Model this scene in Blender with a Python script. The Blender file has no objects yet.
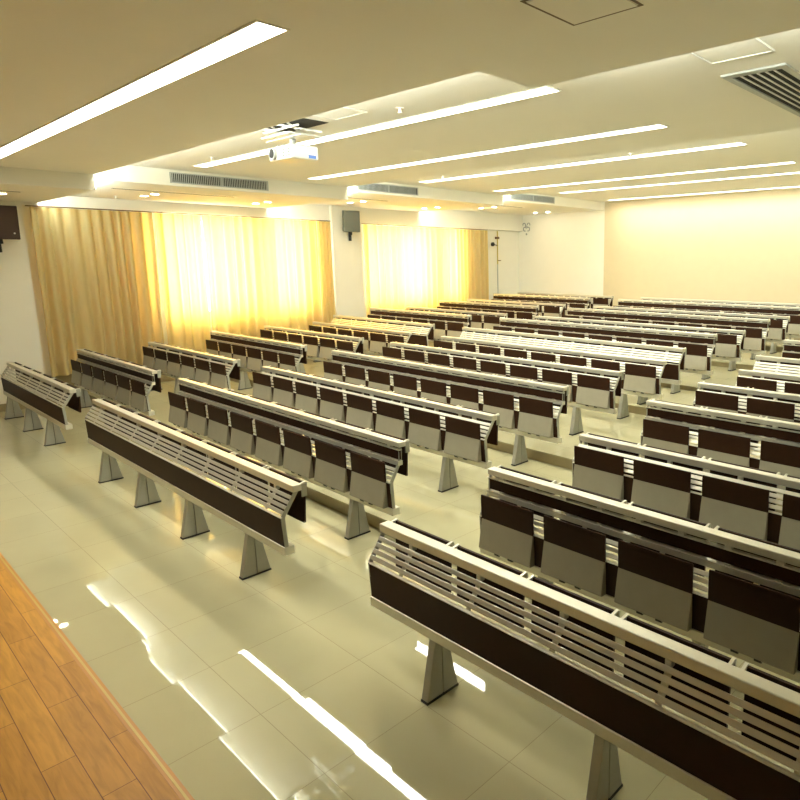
import bpy, bmesh, math, random
from mathutils import Vector, Matrix
random.seed(4)
S = bpy.context.scene
COL = S.collection

# ------------------------------------------------------------------ camera
H = 2.32081
YAW, PITCH, ROLL = 0.70585, 0.17438, -0.00101
fw = Vector((-math.sin(YAW)*math.cos(PITCH), math.cos(YAW)*math.cos(PITCH), -math.sin(PITCH)))
rt = Vector((math.cos(YAW), math.sin(YAW), 0)); up = rt.cross(fw)
rt2 = rt*math.cos(ROLL) + up*math.sin(ROLL); up2 = -rt*math.sin(ROLL) + up*math.cos(ROLL)
cd = bpy.data.cameras.new('camera'); cam = bpy.data.objects.new('camera', cd); COL.objects.link(cam)
cd.sensor_fit = 'HORIZONTAL'; cd.sensor_width = 36; cd.lens = 638.77*36/800
cd.shift_x = (400-532.53)/800; cd.shift_y = (372.64-400)/800; cd.clip_start = .05; cd.clip_end = 200
m = Matrix((rt2, up2, -fw)).transposed().to_4x4(); m.translation = Vector((0, 0, H)); cam.matrix_world = m
S.camera = cam

# ------------------------------------------------------------------ light and exposure
WORLD = 31.0
STRIP = 42.0
COVE = 45.0
SPOT = 60.0
S.view_settings.view_transform = 'Standard'; S.view_settings.look = 'None'
S.view_settings.gamma = 1; S.view_settings.use_curve_mapping = False
S.view_settings.exposure = 0.10
w = bpy.data.worlds.new('daylight'); S.world = w; w.use_nodes = True
bg = w.node_tree.nodes['Background']; bg.inputs[0].default_value = (1, .97, .9, 1); bg.inputs[1].default_value = WORLD

# ------------------------------------------------------------------ materials
def mat(name, col, rough=.5, metal=0., spec=.5, coat=0., noise=0., nscale=8., bump=0.):
    m = bpy.data.materials.new(name); m.use_nodes = True
    nt = m.node_tree; b = nt.nodes['Principled BSDF']
    b.inputs['Base Color'].default_value = (*col, 1); b.inputs['Roughness'].default_value = rough
    b.inputs['Metallic'].default_value = metal; b.inputs['Specular IOR Level'].default_value = spec
    b.inputs['Coat Weight'].default_value = coat
    if noise or bump:
        tc = nt.nodes.new('ShaderNodeTexCoord'); n = nt.nodes.new('ShaderNodeTexNoise')
        n.inputs['Scale'].default_value = nscale; n.inputs['Detail'].default_value = 4
        nt.links.new(tc.outputs['Object'], n.inputs['Vector'])
        if noise:
            mx = nt.nodes.new('ShaderNodeMix'); mx.data_type = 'RGBA'
            mx.inputs['A'].default_value = (*[c*(1-noise) for c in col], 1)
            mx.inputs['B'].default_value = (*[min(1, c*(1+noise)) for c in col], 1)
            nt.links.new(n.outputs['Fac'], mx.inputs['Factor']); nt.links.new(mx.outputs['Result'], b.inputs['Base Color'])
        if bump:
            bp = nt.nodes.new('ShaderNodeBump'); bp.inputs['Strength'].default_value = bump; bp.inputs['Distance'].default_value = .002
            nt.links.new(n.outputs['Fac'], bp.inputs['Height']); nt.links.new(bp.outputs[0], b.inputs['Normal'])
    return m
def emis(name, col, s):
    m = bpy.data.materials.new(name); m.use_nodes = True; nt = m.node_tree; nt.nodes.clear()
    e = nt.nodes.new('ShaderNodeEmission'); e.inputs[0].default_value = (*col, 1); e.inputs[1].default_value = s
    o = nt.nodes.new('ShaderNodeOutputMaterial'); nt.links.new(e.outputs[0], o.inputs[0]); return m

M = {}
M['alu'] = mat('champagne_aluminium', (.66, .64, .54), .33, .5, noise=.05, nscale=30)
M['steel'] = mat('grey_steel', (.36, .36, .30), .45, .3, noise=.06)
M['seat'] = mat('grey_plastic', (.31, .285, .21), .42, 0, .4, noise=.07, nscale=14)
M['dark'] = mat('espresso_laminate', (.030, .012, .005), .5, 0, .12, noise=.2, nscale=20)
M['rubber'] = mat('black_rubber', (.02, .02, .018), .6)
M['white'] = mat('white_paint', (.83, .81, .71), .7, noise=.02, nscale=3)
M['ceil'] = mat('ceiling_paint', (.88, .86, .78), .8, noise=.02, nscale=2)
M['beige'] = mat('beige_wallcovering', (.62, .54, .36), .75, noise=.04, nscale=5)
M['riser'] = mat('olive_tile', (.30, .24, .12), .3, noise=.15, nscale=4)
M['plast'] = mat('white_plastic', (.82, .82, .78), .35)
M['black'] = mat('black_void', (.01, .009, .008), .8)
M['grille'] = mat('grille_grey', (.42, .44, .42), .5, .2)
M['speaker'] = mat('speaker_grey', (.10, .11, .09), .6, noise=.1, nscale=40)
M['speaker_d'] = mat('speaker_brown', (.035, .014, .008), .5)
M['yellow'] = mat('yellow_pipe', (.55, .42, .08), .4)
M['blue'] = mat('blue_label', (.12, .25, .7), .4)
M['sign'] = mat('sign_grey', (.28, .29, .26), .6)
M['brass'] = mat('brass_trim', (.55, .37, .09), .4, .2)
M['added_board'] = mat('added_dark_green_board', (.07, .10, .06), .6)  # for the added panel that cuts light bounced off the front wall
M['nosing'] = mat('nosing_wood', (.50, .22, .03), .4)
M['rod'] = mat('bronze_rod', (.12, .07, .03), .5)
M['strip'] = emis('strip_tube_glow', (1, .985, .85), STRIP)
_n = M['strip'].node_tree; _lw = _n.nodes.new('ShaderNodeNewGeometry'); _dt = _n.nodes.new('ShaderNodeVectorMath'); _dt.operation = 'DOT_PRODUCT'
_n.links.new(_lw.outputs['Normal'], _dt.inputs[0]); _n.links.new(_lw.outputs['Incoming'], _dt.inputs[1])
_mr = _n.nodes.new('ShaderNodeMapRange'); _mr.inputs['To Min'].default_value = STRIP*.04; _mr.inputs['To Max'].default_value = STRIP   # prismatic diffuser: throws its light down
_n.links.new(_dt.outputs['Value'], _mr.inputs['Value']); _n.links.new(_mr.outputs[0], [n for n in _n.nodes if n.type == 'EMISSION'][0].inputs[1])
M['cove'] = emis('cove_glow', (.97, 1, .86), COVE)
M['spot'] = emis('downlight_glow', (1, .9, .65), SPOT)

def tile_mat(name, ox, oy, size, col, joint, rough, tilt=.004, wash=True):
    m = bpy.data.materials.new(name); m.use_nodes = True; nt = m.node_tree; N = nt.nodes; L = nt.links
    b = N['Principled BSDF']; b.inputs['Roughness'].default_value = rough; b.inputs['Specular IOR Level'].default_value = 1.0
    g = N.new('ShaderNodeNewGeometry'); sub = N.new('ShaderNodeVectorMath'); sub.operation = 'SUBTRACT'
    L.new(g.outputs['Position'], sub.inputs[0]); sub.inputs[1].default_value = (ox, oy, 0)
    dv = N.new('ShaderNodeVectorMath'); dv.operation = 'SCALE'; dv.inputs['Scale'].default_value = 1/size
    L.new(sub.outputs[0], dv.inputs[0])
    fl = N.new('ShaderNodeVectorMath'); fl.operation = 'FLOOR'; L.new(dv.outputs[0], fl.inputs[0])
    fr = N.new('ShaderNodeVectorMath'); fr.operation = 'FRACTION'; L.new(dv.outputs[0], fr.inputs[0])
    sp = N.new('ShaderNodeSeparateXYZ'); L.new(fr.outputs[0], sp.inputs[0])
    def edge(o):
        a = N.new('ShaderNodeMath'); a.operation = 'SUBTRACT'; a.inputs[1].default_value = .5; L.new(o, a.inputs[0])
        c = N.new('ShaderNodeMath'); c.operation = 'ABSOLUTE'; L.new(a.outputs[0], c.inputs[0])
        d = N.new('ShaderNodeMath'); d.operation = 'GREATER_THAN'; d.inputs[1].default_value = (.5-.0024); L.new(c.outputs[0], d.inputs[0]); return d
    ex, ey = edge(sp.outputs[0]), edge(sp.outputs[1])
    mxm = N.new('ShaderNodeMath'); mxm.operation = 'MAXIMUM'; L.new(ex.outputs[0], mxm.inputs[0]); L.new(ey.outputs[0], mxm.inputs[1])
    spf = N.new('ShaderNodeSeparateXYZ'); L.new(fl.outputs[0], spf.inputs[0])
    cb = N.new('ShaderNodeCombineXYZ'); L.new(spf.outputs[0], cb.inputs[0]); L.new(spf.outputs[1], cb.inputs[1])
    wn = N.new('ShaderNodeTexWhiteNoise'); wn.noise_dimensions = '2D'; L.new(cb.outputs[0], wn.inputs['Vector'])
    no = N.new('ShaderNodeTexNoise'); no.inputs['Scale'].default_value = 2.3; no.inputs['Detail'].default_value = 5
    L.new(g.outputs['Position'], no.inputs['Vector'])
    c1 = N.new('ShaderNodeMix'); c1.data_type = 'RGBA'
    c1.inputs['A'].default_value = (*[c*.93 for c in col], 1); c1.inputs['B'].default_value = (*[c*1.07 for c in col], 1)
    ad = N.new('ShaderNodeMath'); ad.operation = 'ADD'; L.new(no.outputs['Fac'], ad.inputs[0]); 
    mu = N.new('ShaderNodeMath'); mu.operation = 'MULTIPLY'; mu.inputs[1].default_value = .3; L.new(wn.outputs['Value'], mu.inputs[0])
    L.new(mu.outputs[0], ad.inputs[1]); L.new(ad.outputs[0], c1.inputs['Factor'])
    c2 = N.new('ShaderNodeMix'); c2.data_type = 'RGBA'; c2.inputs['B'].default_value = (*joint, 1)
    L.new(c1.outputs['Result'], c2.inputs['A']); L.new(mxm.outputs[0], c2.inputs['Factor']); L.new(c2.outputs['Result'], b.inputs['Base Color'])
    # every tile is laid a hair out of level
    s5 = N.new('ShaderNodeVectorMath'); s5.operation = 'SUBTRACT'; L.new(wn.outputs['Color'], s5.inputs[0]); s5.inputs[1].default_value = (.5, .5, .5)
    sc = N.new('ShaderNodeVectorMath'); sc.operation = 'SCALE'; sc.inputs['Scale'].default_value = tilt; L.new(s5.outputs[0], sc.inputs[0])
    an = N.new('ShaderNodeVectorMath'); an.operation = 'ADD'; L.new(g.outputs['Normal'], an.inputs[0]); L.new(sc.outputs[0], an.inputs[1])
    nn = N.new('ShaderNodeVectorMath'); nn.operation = 'NORMALIZE'; L.new(an.outputs[0], nn.inputs[0]); L.new(nn.outputs[0], b.inputs['Normal'])
    return m
M['tile'] = tile_mat('polished_cream_tile', -3.5955, 1.335, .6, (.47, .44, .27), (.30, .265, .155), .022, .016)

def wood_mat():
    m = bpy.data.materials.new('stage_planks'); m.use_nodes = True; nt = m.node_tree; N = nt.nodes; L = nt.links
    b = N['Principled BSDF']; b.inputs['Roughness'].default_value = .42; b.inputs['Specular IOR Level'].default_value = .25
    g = N.new('ShaderNodeNewGeometry'); mp = N.new('ShaderNodeMapping'); mp.inputs['Location'].default_value = (.35, -.667, 0)
    L.new(g.outputs['Position'], mp.inputs[0])
    br = N.new('ShaderNodeTexBrick'); br.offset = .43; br.inputs['Scale'].default_value = 1
    br.inputs['Brick Width'].default_value = .76; br.inputs['Row Height'].default_value = .1195
    br.inputs['Mortar Size'].default_value = .0016; br.inputs['Mortar Smooth'].default_value = .1; br.inputs['Bias'].default_value = 0
    br.inputs['Color1'].default_value = (.58, .285, .04, 1); br.inputs['Color2'].default_value = (.50, .235, .034, 1); br.inputs['Mortar'].default_value = (.16, .065, .015, 1)
    L.new(mp.outputs[0], br.inputs['Vector'])
    mp2 = N.new('ShaderNodeMapping'); mp2.inputs['Scale'].default_value = (3, 26, 1); L.new(g.outputs['Position'], mp2.inputs[0])
    no = N.new('ShaderNodeTexNoise'); no.inputs['Scale'].default_value = 1.6; no.inputs['Detail'].default_value = 6; no.inputs['Distortion'].default_value = .8
    L.new(mp2.outputs[0], no.inputs['Vector'])
    mx = N.new('ShaderNodeMix'); mx.data_type = 'RGBA'; mx.blend_type = 'MULTIPLY'; mx.inputs['Factor'].default_value = .55
    cr = N.new('ShaderNodeValToRGB'); cr.color_ramp.elements[0].position = .3; cr.color_ramp.elements[0].color = (.62, .6, .55, 1)
    cr.color_ramp.elements[1].position = .65; cr.color_ramp.elements[1].color = (1.15, 1.15, 1.15, 1)
    L.new(no.outputs['Fac'], cr.inputs[0]); L.new(br.outputs['Color'], mx.inputs['A']); L.new(cr.outputs[0], mx.inputs['B'])
    L.new(mx.outputs['Result'], b.inputs['Base Color']); return m
M['wood'] = wood_mat()

def curtain_mat(name, col, tcol, t):
    m = bpy.data.materials.new(name); m.use_nodes = True; nt = m.node_tree; N = nt.nodes; L = nt.links; N.clear()
    o = N.new('ShaderNodeOutputMaterial'); d = N.new('ShaderNodeBsdfDiffuse'); tr = N.new('ShaderNodeBsdfTranslucent'); mx = N.new('ShaderNodeMixShader')
    d.inputs[0].default_value = (*col, 1); tr.inputs[0].default_value = (*tcol, 1); mx.inputs[0].default_value = t
    wv = N.new('ShaderNodeTexNoise'); wv.inputs['Scale'].default_value = 60; tc = N.new('ShaderNodeTexCoord'); mp = N.new('ShaderNodeMapping')
    mp.inputs['Scale'].default_value = (1, 1, .12); L.new(tc.outputs['Object'], mp.inputs[0]); L.new(mp.outputs[0], wv.inputs['Vector'])
    cm = N.new('ShaderNodeMix'); cm.data_type = 'RGBA'; cm.inputs['A'].default_value = (*[c*.9 for c in col], 1); cm.inputs['B'].default_value = (*[min(1, c*1.1) for c in col], 1)
    L.new(wv.outputs['Fac'], cm.inputs['Factor']); L.new(cm.outputs['Result'], d.inputs[0])
    L.new(d.outputs[0], mx.inputs[1]); L.new(tr.outputs[0], mx.inputs[2]); L.new(mx.outputs[0], o.inputs[0]); return m
M['curtain'] = curtain_mat('gold_curtain_cloth', (.57, .58, .33), (1, .58, .14), .40)

gm = bpy.data.materials.new('window_glass'); gm.use_nodes = True; nt = gm.node_tree; nt.nodes.clear()
go = nt.nodes.new('ShaderNodeOutputMaterial'); gt = nt.nodes.new('ShaderNodeBsdfTransparent'); gg = nt.nodes.new('ShaderNodeBsdfGlossy'); gx = nt.nodes.new('ShaderNodeMixShader')
gt.inputs[0].default_value = (.95, .98, .96, 1); gg.inputs['Roughness'].default_value = .02; gx.inputs[0].default_value = .06
nt.links.new(gt.outputs[0], gx.inputs[1]); nt.links.new(gg.outputs[0], gx.inputs[2]); nt.links.new(gx.outputs[0], go.inputs[0]); M['glass'] = gm

# ------------------------------------------------------------------ helpers
def box(bm, x0, x1, y0, y1, z0, z1, mi=0):
    v = [bm.verts.new((x, y, z)) for x in (x0, x1) for y in (y0, y1) for z in (z0, z1)]
    for f in ((0, 1, 3, 2), (4, 6, 7, 5), (0, 4, 5, 1), (2, 3, 7, 6), (0, 2, 6, 4), (1, 5, 7, 3)):
        bm.faces.new([v[i] for i in f]).material_index = mi
def prism(bm, prof, x0, x1, mi=0):            # YZ outline extruded along X
    a = [bm.verts.new((x0, y, z)) for y, z in prof]; b = [bm.verts.new((x1, y, z)) for y, z in prof]
    n = len(prof)
    bm.faces.new(a).material_index = mi; bm.faces.new(b[::-1]).material_index = mi
    for i in range(n): bm.faces.new((a[i], b[i], b[(i+1) % n], a[(i+1) % n])).material_index = mi
def ribbon(bm, pts, th, x0, x1, mi=0):        # bent flat bar following YZ points
    for i in range(len(pts)-1):
        (a, b), (c, d) = pts[i], pts[i+1]; l = math.hypot(c-a, d-b); ny, nz = -(d-b)/l*th/2, (c-a)/l*th/2
        prism(bm, [(a+ny, b+nz), (c+ny, d+nz), (c-ny, d-nz), (a-ny, b-nz)], x0, x1, mi)
def cyl(bm, p, q, r, seg=14, r2=None, mi=0):
    p, q = Vector(p), Vector(q); d = q-p; rot = d.to_track_quat('Z', 'Y').to_matrix().to_4x4(); rot.translation = (p+q)/2
    n0 = len(bm.faces)
    bmesh.ops.create_cone(bm, cap_ends=True, segments=seg, radius1=r, radius2=r if r2 is None else r2, depth=d.length, matrix=rot)
    bm.faces.ensure_lookup_table()
    for f in bm.faces[n0:]: f.material_index = mi
def obj(name, bm, mats, parent=None, loc=None, bevel=0., smooth=False):
    bmesh.ops.recalc_face_normals(bm, faces=bm.faces)
    me = bpy.data.meshes.new(name); bm.to_mesh(me); bm.free()
    for mm in (mats if isinstance(mats, (list, tuple)) else [mats]): me.materials.append(mm)
    if smooth:
        for p in me.polygons: p.use_smooth = True
    o = bpy.data.objects.new(name, me); COL.objects.link(o)
    if bevel:
        mo = o.modifiers.new('bevel', 'BEVEL'); mo.width = bevel; mo.segments = 2; mo.limit_method = 'ANGLE'
    if parent: o.parent = parent
    if loc: o.location = loc
    return o
def thing(name, label, cat, loc=(0, 0, 0), rotz=0, group=None):
    o = bpy.data.objects.new(name, None); COL.objects.link(o); o.location = loc; o.rotation_euler.z = rotz
    o['label'] = label; o['category'] = cat
    if group: o['group'] = group
    return o
def tag(o, label, cat, group=None):
    o['label'] = label; o['category'] = cat
    if group: o['group'] = group
    return o
def struct(name, bm, m, **k):
    o = obj(name, bm, m, **k); o['kind'] = 'structure'; return o
BM = bmesh.new

# ------------------------------------------------------------------ the room
XL, XR, YF, YB = -12.8, 1.6, -3.0, 14.4
TZ = [0, .12, .24, .35, .42, .51, .61]
TY = [3.15, 5.25, 7.44, 8.87, 10.88, 12.88]
bm = BM()
ys = [YF] + TY + [YB]
for i, z in enumerate(TZ):
    box(bm, XL, XR, ys[i], ys[i+1], -.2, z-.001 if z else 0, 0)
fl = struct('floor', bm, M['tile'])
for i, z in enumerate(TZ[1:]):
    b = BM(); z0 = TZ[i]
    box(b, XL+.2, XR, TY[i]-.012, TY[i], z0+.0005, z-.012)
    x = -3.5955-.6*15
    o = struct('trim_%d' % (i+1), b, M['riser'])
    b = BM(); box(b, XL+.2, XR, TY[i]-.02, TY[i]+.05, z-.012, z+.0005)
    struct('trim_%d' % (i+11), b, M['tile'])

# stage
STZ, STY = .30, .772
bm = BM(); box(bm, XL, XR, YF, STY-.012, 0, STZ)
st = struct('stage_platform', bm, M['wood'])
bm = BM(); box(bm, XL, XR, STY-.012, STY, STZ-.05, STZ+.001); box(bm, XL, XR, STY-.034, STY-.022, STZ-.01, STZ+.001)
struct('trim_21', bm, M['nosing'])
bm = BM(); box(bm, XL, XR, STY-.022, STY-.012, STZ-.01, STZ+.002); struct('trim_24', bm, M['brass'])

# walls
WY = [(4.62, 6.30), (6.62, 7.55), (9.0, 11.1), (11.3, 11.95)]; WZ = (1.30, 3.10)  # openings split by added wall strips to darken bands in the curtain glow
bm = BM()
def wseg(y0, y1, z0=0, z1=4.3): box(bm, XL-.25, XL, y0, y1, z0, z1)
_e = [YF]+[v for ab in WY for v in ab]+[YB+.2]
for i in range(0, len(_e), 2): wseg(_e[i], _e[i+1])
for a, b in WY: wseg(a, b, 0, WZ[0]); wseg(a, b, WZ[1], 4.3)
box(bm, XL, -12.6, YF, 2.62, 0, 3.9)                # wall pier beside the stage
box(bm, XL, -12.55, 8.02, 8.76, 0, 3.9)             # pier between the windows
struct('wall_left', bm, M['white'])
bm = BM(); box(bm, XL, -9.77, YB, YB+.2, 0, 4.3); box(bm, -9.77, XR, YB, YB+.2, 0, 4.3, 1)
struct('wall_back', bm, [M['white'], M['beige']])
bm = BM(); box(bm, XR, XR+.2, YF, YB, 0, 4.3); struct('wall_right', bm, M['white'])
bm = BM(); box(bm, XL, XR, YF-.2, YF, 0, 4.3); struct('wall_front', bm, M['beige'])
bm = BM(); box(bm, -11, -.5, YF+.012, YF+.05, .9, 3.2); struct('trim_25', bm, M['added_board'])  # invented dark panel out of view, keeps bounce light off the near benches
bm = BM(); box(bm, -12.6, -12.585, .8, 2.62, 0, .12); struct('baseboard_left', bm, M['riser'])
bm = BM()
box(bm, XL, -12.68, 2.62, 8.02, 0, .46); box(bm, XL, -12.68, 8.76, 12.9, 0, .9)
struct('trim_22', bm, M['riser'])
bm = BM()
box(bm, XL, -12.64, 2.62, 8.02, 3.175, 3.9); box(bm, XL, -12.64, 8.76, YB, 3.15, 3.9)
struct('trim_23', bm, M['white'])                    # curtain pelmet

# windows: frame, mullions, glass
for i, (a, b) in enumerate(WY):
    bm = BM(); x0, x1 = XL-.16, XL-.1; z0, z1 = WZ
    box(bm, x0, x1, a, b, z0, z0+.05); box(bm, x0, x1, a, b, z1-.05, z1)
    n = max(1, round((b-a)/.85))
    for k in range(n+1):
        y = a + (b-a-.05)*k/n; box(bm, x0+.001, x1-.001, y, y+.05, z0+.05, z1-.05)
    box(bm, x0+.002, x1-.002, a+.05, b-.05, 2.62, 2.66)
    f = struct('window_%d' % (i+1), bm, M['white'])
    bm = BM(); box(bm, XL-.135, XL-.128, a+.02, b-.02, z0+.02, z1-.02); obj('glass', bm, M['glass'], f)
    bm = BM(); box(bm, XL-.26, XL+.04, a-.04, b+.04, z0-.03, z0); obj('window_sill', bm, M['white'], f)

# ceiling: four lifts, each a step higher than the one before, with a dropped side soffit
CZ = [3.41, 3.565, 3.71, 3.82]; SZ = [3.215, 3.35, 3.495, 3.61]
EY = [2.83, 6.6, 10.52]; EYR = [3.33, 6.6, 10.52]; XS = -9.8; XJ = -2.83
bm = BM()
yy = [YF] + EY + [YB]; yr = [YF] + EYR + [YB]
for k in range(4):
    box(bm, XL, XS, yy[k], yy[k+1], SZ[k], 4.3)
    box(bm, XS, XJ, yy[k], yy[k+1], CZ[k], 4.3, 1)
    box(bm, XJ, XR, yr[k], yr[k+1], CZ[k], 4.3, 1)
bm.faces.ensure_lookup_table()
bmesh.ops.recalc_face_normals(bm, faces=bm.faces)
for f in bm.faces:
    f.material_index = 1 if abs(f.normal.z) > .5 else 0
struct('ceiling', bm, [M['white'], M['ceil']])

# hidden cove lights on the step faces
for k in range(3):
    tri = [(XL+.17, XS-.03, SZ[k], SZ[k+1], EY[k]), (XS+.03, XJ-.02, CZ[k], CZ[k+1], EY[k])]
    tri.append((XJ+.02, XR-.1, CZ[k], CZ[k+1], EYR[k]))
    for j, (xa, xb, za, zb, y) in enumerate(tri):
        bm = BM(); box(bm, xa, xb, y, y+.018, za+.03, za+.085)
        pos = ['above the side soffit', 'above the middle seats', 'at the right of the room'][j]
        zz = ['front', 'second', 'third'][k]
        tag(obj('cove_light', bm, M['cove']), 'hidden cove light on the %s ceiling step %s' % (zz, pos), 'light', 'cove lights')

# strip lights
names = ['over the stage edge', 'behind the projector', 'third from the front', 'fourth from the front', 'fifth from the front', 'second from the back wall', 'nearest the back wall']
SL = [(-9.25, -3.03, 1.60, 1.745, CZ[0]), (-9.18, -3.12, 3.82, 3.97, CZ[1]), (-9.25, -3.15, 5.52, 5.67, CZ[1]),
      (-9.25, -3.3, 7.72, 7.90, CZ[2]), (-9.3, -3.35, 9.68, 9.83, CZ[2]), (-9.2, -3.4, 11.72, 11.87, CZ[3]), (-9.35, -3.4, 13.92, 14.06, CZ[3])]
for n, (x0, x1, y0, y1, z) in zip(names, SL):
    t = thing('strip_light', 'long white strip light in the ceiling, %s' % n, 'light', ((x0+x1)/2, (y0+y1)/2, z), group=None)
    t['group'] = 'ceiling strip lights'
    lx, ly = (x1-x0)/2, (y1-y0)/2
    bm = BM(); box(bm, -lx, lx, -ly, ly, -.004, .0); obj('diffuser', bm, M['strip'], t)
    bm = BM()
    for a in ((-lx-.012, lx+.012, -ly-.012, -ly), (-lx-.012, lx+.012, ly, ly+.012), (-lx-.012, -lx, -ly, ly), (lx, lx+.012, -ly, ly)): box(bm, *a, -.007, 0)
    obj('frame', bm, M['white'], t)

# downlights in the side soffit
DL = [(2.13, 0), (4.05, 1), (5.9, 1), (7.92, 2), (9.9, 2), (11.75, 3), (13.85, 3)]
dn = ['beside the stage', 'first past the front ceiling step', 'before the pier speaker', 'just past the pier speaker', 'over the second window', 'over the wall pipe', 'in the back corner']
def disc_light(x, y, z, lab):
    t = thing('downlight', lab, 'light', (x, y, z), group='soffit downlights')
    bm = BM(); cyl(bm, (0, 0, -.004), (0, 0, 0), .055, 20); obj('lamp', bm, M['spot'], t)
    bm = BM(); cyl(bm, (0, 0, -.003), (0, 0, 0.0), .075, 20); obj('trim_ring', bm, M['white'], t)
for (y, k), n in zip(DL, dn):
    disc_light(-11.70, y, SZ[k], 'round soffit downlight nearer the windows, %s' % n)
    disc_light(-11.25, y, SZ[k], 'round soffit downlight farther from the windows, %s' % n)

# linear slot diffusers in the soffit
for (y0, y1, k, n) in ((.9, 2.27, 0, 'beside the stage'), (3.3, 5.1, 1, 'over the first curtains'), (7.1, 8.2, 2, 'behind the pier speaker'), (11.2, 12.3, 3, 'near the back wall')):
    bm = BM(); box(bm, -10.86, -10.72, y0, y1, SZ[k]-.004, SZ[k])
    t = tag(obj('slot_diffuser', bm, M['plast']), 'narrow dark air slot in the soffit, %s' % n, 'vent', 'soffit air slots')
    bm = BM(); box(bm, -10.81, -10.77, y0+.02, y1-.02, SZ[k]-.006, SZ[k]-.004); obj('slot', bm, M['black'], t)

# side grilles on the soffit face
for (y0, y1, k, n) in ((3.74, 5.16, 1, 'left of the projector'), (6.78, 8.14, 2, 'above the pier speaker'), (10.75, 12.3, 3, 'near the back wall')):
    z0, z1 = SZ[k]+.035, SZ[k]+.18
    t = thing('air_grille', 'long grey air grille on the soffit side, %s' % n, 'vent', (XS, (y0+y1)/2, (z0+z1)/2), group='soffit side grilles')
    hy, hz = (y1-y0)/2, (z1-z0)/2
    bm = BM()
    box(bm, 0, .014, -hy, hy, -hz, -hz+.014); box(bm, 0, .014, -hy, hy, hz-.014, hz)
    box(bm, 0, .014, -hy, -hy+.02, -hz+.014, hz-.014); box(bm, 0, .014, hy-.02, hy, -hz+.014, hz-.014); box(bm, 0, .013, -.015, .015, -hz+.014, hz-.014)
    obj('frame', bm, M['grille'], t)
    bm = BM(); box(bm, 0, .002, -hy+.02, hy-.02, -hz+.014, hz-.014); obj('backing', bm, M['black'], t)
    bm = BM(); yv = -hy+.03
    while yv < hy-.03:
        box(bm, .002, .011, yv, yv+.010, -hz+.014, hz-.014); yv += .026
    obj('vane', bm, M['grille'], t)

# big return-air grille in the ceiling at the right
t = thing('ceiling_grille', 'large black slotted return air grille in ceiling at the right', 'vent', (-1.82, 5.45, CZ[1]))
bm = BM()
for a in ((-.22, .22, -1.07, -1.0), (-.22, .22, 1.0, 1.07), (-.22, -.17, -1.0, 1.0), (.17, .22, -1.0, 1.0)): box(bm, *a, -.014, 0)
obj('frame', bm, M['grille'], t)
bm = BM(); box(bm, -.17, .17, -1, 1, -.003, 0); obj('backing', bm, M['black'], t)
bm = BM()
for i in range(5): x = -.17+.34*(i+1)/6; box(bm, x-.004, x+.004, -1, 1, -.012, -.003)
obj('slat', bm, M['plast'], t)

# access hatches
def hatch(x0, x1, y0, y1, z, lab, glow):
    t = thing('access_hatch', lab, 'hatch', ((x0+x1)/2, (y0+y1)/2, z))
    hx, hy = (x1-x0)/2, (y1-y0)/2
    bm = BM(); box(bm, -hx+.02, hx-.02, -hy+.02, hy-.02, -.006, 0); obj('panel', bm, M['ceil'], t)
    bm = BM()
    for a in ((-hx, hx, -hy, -hy+.014), (-hx, hx, hy-.014, hy), (-hx, -hx+.014, -hy+.014, hy-.014), (hx-.014, hx, -hy+.014, hy-.014)): box(bm, *a, -.010 if glow else -.002, 0)
    obj('frame', bm, M['plast'] if glow else M['rod'], t)  # white strips stand for the bright light lines in the hatch gaps
hatch(-1.97, -1.56, 3.55, 4.08, CZ[1], 'square ceiling hatch, bright gap lines painted white, beside the black return grille', True)
hatch(-5.25, -4.78, 3.0, 3.45, CZ[1], 'square ceiling hatch, bright gap lines painted white, to the right of the projector', True)
hatch(-1.96, -1.58, 2.22, 2.6, CZ[0], 'square flush access hatch in the low front ceiling', False)

# sprinklers
for (x, y, z, n) in ((-8.26, 3.66, CZ[1], 'near the projector strip'), (-4.47, 3.55, CZ[1], 'right of the projector'), (-8.35, 7.48, CZ[2], 'before the fourth strip light'), (-4.74, 7.57, CZ[2], 'at the right end of the fourth strip light'), (-4.9, 13.6, CZ[3], 'by the back strip light'), (-12.07, 3.75, SZ[1], 'in the soffit over the first curtain')):
    bm = BM(); cyl(bm, (0, 0, -.006), (0, 0, 0), .035, 14); cyl(bm, (0, 0, -.035), (0, 0, -.006), .012, 10); cyl(bm, (0, 0, -.042), (0, 0, -.035), .022, 12)
    tag(obj('sprinkler_head', bm, M['plast'], loc=(x, y, z)), 'small sprinkler head on the ceiling %s' % n, 'sprinkler', 'sprinkler heads')

# ------------------------------------------------------------------ curtains
def curtain(y0, y1, z0, z1, lab, seed, wl=.165, amp=.062, x=-12.57):
    random.seed(seed); bm = BM(); n = int((y1-y0)/.012); rows = 14
    ph = 0; P = []
    for i in range(n+1):
        y = y0+(y1-y0)*i/n; ph += (2*math.pi/wl)*(y1-y0)/n*(1+.22*math.sin(y*5+seed)+.12*math.sin(y*13))
        P.append((y, ph))
    V = []
    for r in range(rows+1):
        t = r/rows; z = z1+(z0-z1)*t; row = []
        for y, p in P:
            a = amp*(.7+.3*t)*(1+.25*math.sin(y*3.1+seed))
            dx = a*math.sin(p+.25*math.sin(t*2.5+y)) + .22*a*math.sin(2*p+1)*(1-t*.6)
            row.append(bm.verts.new((x+dx, y+.012*math.sin(p*.5+t*3)*t, z+.01*math.sin(y*4)*t)))
        V.append(row)
    for r in range(rows):
        for i in range(n): bm.faces.new((V[r][i], V[r][i+1], V[r+1][i+1], V[r+1][i]))
    o = obj('curtain', bm, M['curtain'], smooth=True)
    return tag(o, lab, 'curtain', 'gold window curtains')
curtain(2.70, 4.46, .47, 3.145, 'gold curtain at the far left, unlit and drawn over the solid wall', 1)
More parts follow.
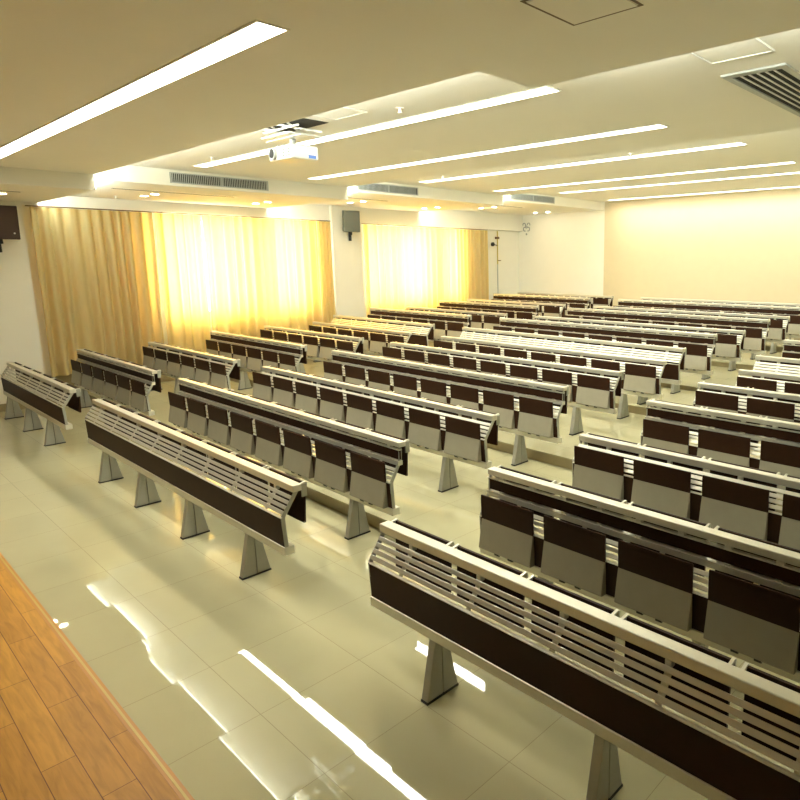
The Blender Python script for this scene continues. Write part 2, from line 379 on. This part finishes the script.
curtain(4.48, 5.255, .47, 3.145, 'narrow glowing gold curtain between the unlit curtain and the curtain gap', 2, .2)
curtain(5.28, 7.62, .47, 3.145, 'wide bright gold curtain over the first window, ending by the pier', 3, .21)
curtain(7.64, 7.97, .47, 3.145, 'narrow bunched curtain edge against the left of the white pier', 6, .12)
curtain(8.80, 11.62, .9, 3.12, 'bright gold curtain over the second window right of the pier', 4, .21)
curtain(11.64, 12.82, .9, 3.12, 'folded tan curtain at the right end of the second window', 5, .15)
for (a, b, z, n) in ((2.66, 7.99, 3.168, 'first'), (8.79, 12.86, 3.145, 'second')):
    bm = BM(); box(bm, -12.60, -12.565, a, b, z-.016, z)
    tag(obj('curtain_track', bm, M['rod']), 'dark curtain track above the %s window' % n, 'curtain rail')

# ------------------------------------------------------------------ wall speakers
def speaker(name, loc, rotz, tilt, w_, h_, d_, m, lab):
    t = thing(name, lab, 'speaker', loc, rotz)
    body = BM(); prism(body, [(-w_/2, -h_/2), (w_/2, -h_/2), (w_/2, h_/2), (-w_/2, h_/2)], 0, d_)
    c = obj('cabinet', body, m, t, bevel=.012); c.rotation_euler.y = tilt
    g = BM(); prism(g, [(-w_/2+.015, -h_/2+.02), (w_/2-.015, -h_/2+.02), (w_/2-.015, h_/2-.02), (-w_/2+.015, h_/2-.02)], d_, d_+.008)
    g = obj('grille_cloth', g, m, t); g.rotation_euler.y = tilt
    b = BM(); box(b, -.16, .06, -.02, .02, -h_/2-.075, -h_/2-.04); box(b, -.17, -.14, -.03, .03, -h_/2-.2, -h_/2+.03); box(b, .02, .05, -.02, .02, -h_/2-.05, -h_/2+.02)
    obj('wall_bracket', b, M['rubber'], t)
    return t
s = speaker('wall_speaker', (-12.43, 2.27, 2.89), 0, .06, .40, .49, .26, M['speaker_d'], 'dark brown loudspeaker on wall bracket at far left edge beside curtain')
bm = BM(); cyl(bm, (.268, .13, -.17), (.274, .13, -.17), .012, 12); o = obj('badge', bm, M['plast'], s); o['label'] = 'small pale round badge'
speaker('wall_speaker', (-12.38, 8.36, 3.17), -.45, .10, .34, .45, .24, M['speaker'], 'grey loudspeaker tilted on black bracket on the white pier between windows')

# ------------------------------------------------------------------ projector
px0, px1, py0, py1, pz0, pz1 = -6.17, -5.74, 3.28, 3.56, 3.265, 3.395
t = thing('ceiling_projector', 'white projector hanging from the ceiling lift in the middle of room', 'projector', ((px0+px1)/2, (py0+py1)/2, pz1))
cx, cy = (px0+px1)/2, (py0+py1)/2; hx, hy = (px1-px0)/2, (py1-py0)/2
bm = BM(); box(bm, -hx, hx, -hy, hy, -.13, 0); obj('housing', bm, M['plast'], t, bevel=.018)
bm = BM(); cyl(bm, (-hx+.11, -hy-.03, -.065), (-hx+.11, -hy+.01, -.065), .054, 24); le = obj('lens_barrel', bm, M['grille'], t)
bm = BM(); cyl(bm, (-hx+.11, -hy-.033, -.065), (-hx+.11, -hy-.028, -.065), .044, 24); obj('lens_glass', bm, M['black'], le)
bm = BM()
for i in range(3):
    for j in range(3): box(bm, hx-.17+i*.05, hx-.135+i*.05, -hy-.002, -hy+.001, -.105+j*.028, -.09+j*.028)
obj('vent_slots', bm, M['speaker'], t)
bm = BM(); box(bm, hx-.001, hx+.002, .03, .11, -.115, -.085); obj('label_plate', bm, M['blue'], t)
bm = BM()
cyl(bm, (0, 0, .0), (0, 0, .10), .03, 16); box(bm, -.12, .12, -.012, .012, 0, .016); box(bm, -.012, .012, -.1, .1, 0, .016)
box(bm, -.12, -.1, -.1, .1, 0, .02); box(bm, .1, .12, -.1, .1, 0, .02)
obj('mount_arm', bm, M['grille'], t)
t2 = thing('projector_lift', 'white scissor lift plate in the open ceiling hatch above the projector', 'ceiling mount', (-5.78, 3.26, 3.565))
bm = BM(); box(bm, -.42, .10, -.03, .30, -.092, -.078); box(bm, -.50, .14, .06, .10, -.10, -.092); obj('mount_plate', bm, M['plast'], t2)
bm = BM(); box(bm, -.36, .36, -.24, .22, -.004, 0); obj('hatch_dark_sheet', bm, M['black'], t2)  # flat black sheet painted for the darkness inside the open hatch
bm = BM()
for xv in (-.30, -.02):
    cyl(bm, (xv, -.2, -.012), (xv+.30, .2, -.078), .010, 8); cyl(bm, (xv+.30, -.2, -.012), (xv, .2, -.078), .010, 8)
    cyl(bm, (xv, .2, -.012), (xv+.30, -.02, -.078), .008, 8)
cyl(bm, (-.32, -.05, -.05), (.30, -.05, -.05), .009, 8)
obj('scissor_arm', bm, M['plast'], t2)

# pipe, sign on the far walls
t = thing('wall_pipe', 'thin yellow and grey vertical pipe on the wall by the back corner', 'pipe', (-12.74, 13.42, TZ[6]))
bm = BM(); cyl(bm, (0, 0, 1.6), (0, 0, 2.52), .016, 10); obj('upper_pipe', bm, M['yellow'], t)
bm = BM(); cyl(bm, (0, 0, 0), (0, 0, 1.6), .012, 10); obj('lower_pipe', bm, M['grille'], t)
bm = BM(); box(bm, -.03, .03, -.07, .05, 2.30, 2.36); cyl(bm, (0, 0, 1.7), (0, .13, 1.7), .012, 8); obj('bracket', bm, M['rod'], t)
bm = BM(); cyl(bm, (.02, -.24, 2.15), (.07, -.24, 2.15), .055, 16); cyl(bm, (.02, -.2, 2.15), (0, 0, 2.12), .012, 8); obj('valve', bm, M['rubber'], t)
t = thing('wall_sign', 'small grey emblem of curved marks high on the back wall corner', 'sign', (-12.50, YB-.004, 3.24))
bm = BM()
def arc(bm, cx_, cz_, r, a0, a1, th=.022):
    n = 9
    for i in range(n):
        a = math.radians(a0+(a1-a0)*i/n); b = math.radians(a0+(a1-a0)*(i+1)/n)
        v = [bm.verts.new((cx_+rr*math.cos(q), y, cz_+rr*math.sin(q))) for y in (-.006, .004) for rr, q in ((r, a), (r+th, a), (r+th, b), (r, b))]
        for f in ((0, 1, 2, 3), (7, 6, 5, 4), (0, 4, 5, 1), (1, 5, 6, 2), (2, 6, 7, 3), (3, 7, 4, 0)): bm.faces.new([v[k] for k in f])
arc(bm, -.085, .09, .04, -40, 200); arc(bm, .085, .09, .04, -20, 190); arc(bm, -.06, -.03, .045, 60, 300); arc(bm, .07, -.03, .045, -120, 120)
arc(bm, .0, .03, .02, 0, 360)
obj('emblem', bm, M['sign'], t)
bm = BM(); box(bm, -.02, .03, -.006, .004, -.2, -.15); obj('mark', bm, M['sign'], t)

# ------------------------------------------------------------------ benches
PITCHX = .53
def build_bench(kind, n, legs, label, seats=True, flaps=True, off=.038, sp=.53):
    """kind low/tall; origin = floor level at the left end, Y=0 at the front of the top rail"""
    Lx = n*PITCHX if sp < .544 else n*sp
    t = thing('seating_row' if seats else 'desk_row', label, 'bench' if seats else 'desk')
    tall = kind == 'tall'
    # top rail
    bm = BM()
    rz0, rz1 = (.875, .918) if tall else (.765, .815)
    box(bm, 0, Lx, 0, .068, rz0, rz1); obj('top_rail', bm, M['alu'], t, bevel=.006)
    if tall:
        bm = BM(); box(bm, .004, Lx-.004, .004, .02, .778, .852); obj('upper_band', bm, M['dark'], t)
        bm = BM(); box(bm, 0, Lx, -.004, .026, .853, .860); box(bm, 0, Lx, -.012, .03, .733, .768)
        x = .13
        while x < Lx: box(bm, x-.018, x+.018, .0, .03, .859, .876); box(bm, x-.018, x+.018, .0, .02, .767, .779); x += PITCHX/2
        obj('lower_rail', bm, M['alu'], t)
    # slats
    bm = BM(); a, b = (-.002, .742), (-.088, .622)
    ns = 4
    for i in range(ns):
        t0, t1 = i/ns, (i+.68)/ns
        p = (a[0]+(b[0]-a[0])*t0, a[1]+(b[1]-a[1])*t0); q = (a[0]+(b[0]-a[0])*t1, a[1]+(b[1]-a[1])*t1)
        if tall and i == 0: continue
        ribbon(bm, [p, q], .012, .012, Lx-.012)
    x = .29
    while x < Lx-.1:
        if not tall: box(bm, x-.02, x+.01, .0, .03, .735, .766)
        ribbon(bm, [(a[0]+.009, a[1]-.006), (b[0]+.009, b[1]-.006)], .006, x-.016, x+.016); x += PITCHX
    ribbon(bm, [(-.076, .612), (-.092, .606)], .006, .012, Lx-.012)
    obj('slat_panel', bm, M['alu'], t, bevel=.002)
    bm = BM(); prism(bm, [(-.090, .602), (-.076, .602), (-.064, .398), (-.080, .398)], .012, Lx-.012); obj('lower_panel', bm, M['dark'], t)
    bm = BM(); box(bm, 0, Lx, -.085, -.012, .337, .396); obj('bottom_rail', bm, M['alu'], t, bevel=.005)
    # end plates
    pts = [(.018, .87), (.014, .77), (-.078, .61), (-.066, .396)] if tall else [(.03, .77), (.012, .742), (-.078, .61), (-.066, .396)]
    for x0 in (.006, Lx-.016):
        bm = BM(); ribbon(bm, pts, .026, x0, x0+.010)
        rr = rz1
        if flaps: box(bm, x0, x0+.010, .069, .108, rr-.10, rr-.012)
        obj('end_plate', bm, M['steel'], t)
    # folding desk flaps at the back
    if flaps:
        for i in range(n):
            xa = i*PITCHX+.03; xb = (i+1)*PITCHX-.03
            bm = BM(); ribbon(bm, [(.104, rz1-.006), (.092, rz1-.30)], .016, xa, xb)
            f = obj('desk_flap', bm, M['dark'], t)
            for x in (xa-.012, xb-.002):
                bm = BM(); ribbon(bm, [(.06, rz1-.012), (.112, rz1-.004), (.108, rz1-.05)], .012, x, x+.014); obj('hinge_arm', bm, M['alu'], f)
    # legs
    for x in legs:
        bm = BM()
        for (ya, yb, za, zb) in ((-.145, -.036, -.078, -.038), (-.032, .072, -.034, .004)):
            v = []
            for z, y0, y1, hx in ((0.012, ya, yb, .026), (.34, za, zb, .026)):
                v.append([bm.verts.new((x+sx*hx, y, z)) for sx, y in ((-1, y0), (1, y0), (1, y1), (-1, y1))])
            bm.faces.new(v[0][::-1]); bm.faces.new(v[1])
            for i in range(4): bm.faces.new((v[0][i], v[0][(i+1) % 4], v[1][(i+1) % 4], v[1][i]))
        lg = obj('leg', bm, M['steel'], t, bevel=.004)
        bm = BM(); box(bm, x-.028, x+.028, -.148, .075, 0, .012); box(bm, x-.012, x+.012, -.04, -.028, .012, .335); obj('foot', bm, M['rubber'], lg)
    if seats:
        for i in range(n):
            xa = i*sp+off; xb = xa+.456; zt = .768 if tall else .752
            s_ = obj_seat(xa, xb, zt); s_.parent = t
    return t
def obj_seat(xa, xb, zt):
    bm = BM()
    prism(bm, [(-.096, .612), (-.132, .405), (-.124, .396), (-.072, .396), (-.090, .612)], xa, xb)
    o = obj('folding_seat', bm, M['seat'], bevel=.004)
    bm = BM(); prism(bm, [(-.098, .60), (-.104, zt-.03), (-.102, zt), (-.090, zt), (-.086, .60)], xa, xb)
    obj('seat_pad', bm, M['dark'], o, bevel=.002)
    for x in (.36, .62):
        bm = BM(); cyl(bm, (xa+(xb-xa)*x-.018, -.118, .398), (xa+(xb-xa)*x+.018, -.118, .398), .013, 10); obj('hinge', bm, M['rubber'], o)
    return o
def copy_tree(o, parent=None):
    c = o.copy(); COL.objects.link(c)
    if parent: c.parent = parent
    for ch in list(o.children): copy_tree(ch, c)
    return c

RY = [2.085, 2.985, 4.03, 5.08, 6.12, 7.17, 7.67, 8.62, 9.65, 10.68, 11.64, 12.62, 13.62]
RT = [0, 0, 1, 1, 2, 2, 3, 3, 4, 4, 5, 5, 6]
RK = ['low', 'tall', 'low', 'tall', 'low', 'low', 'low', 'tall', 'low', 'tall', 'low', 'tall', 'low']
ordn = ['front', 'second', 'third', 'fourth', 'fifth', 'sixth', 'seventh', 'eighth', 'ninth', 'tenth', 'eleventh', 'twelfth', 'last']
blocks = [('left', 'by the curtains', -12.17, 6, [.22, 1.30, 2.37], 13), ('middle', 'between the two aisles', -8.155, 8, [.47, 1.52, 2.60, 3.67], 13), ('right', 'at the right of the photo', -2.95, 6, [.54, 1.61, 2.68], 8)]
cache = {}
for bn, bd, x0, n, legs, rows in blocks:
    for r in range(rows):
        seats = r not in (0, 6); flaps = r != 5; kind = RK[r]
        key = (n, kind, seats, flaps, bn)
        where = '%s row of the %s block' % (ordn[r], bn)
        if r == 0: lab = 'slatted desk without seats, %s %s' % (where, bd)
        elif r == 6: lab = 'slatted desk without seats halfway back, %s' % where
        elif kind == 'tall': lab = 'bench of folded grey seats under a dark band, %s' % where
        else: lab = 'low bench of folded grey seats, %s' % where
        if key not in cache:
            o = cache[key] = build_bench(kind, n, legs, lab, seats, flaps, *{'left': (.038, .53), 'middle': (-.062, .5405), 'right': (.035, .545)}[bn])
        else:
            o = copy_tree(cache[key])
        o['label'] = lab; o['group'] = 'rows of fixed seating benches' if seats else 'slatted desks without seats'
        o.location = (x0, RY[r], TZ[RT[r]]+.0005)
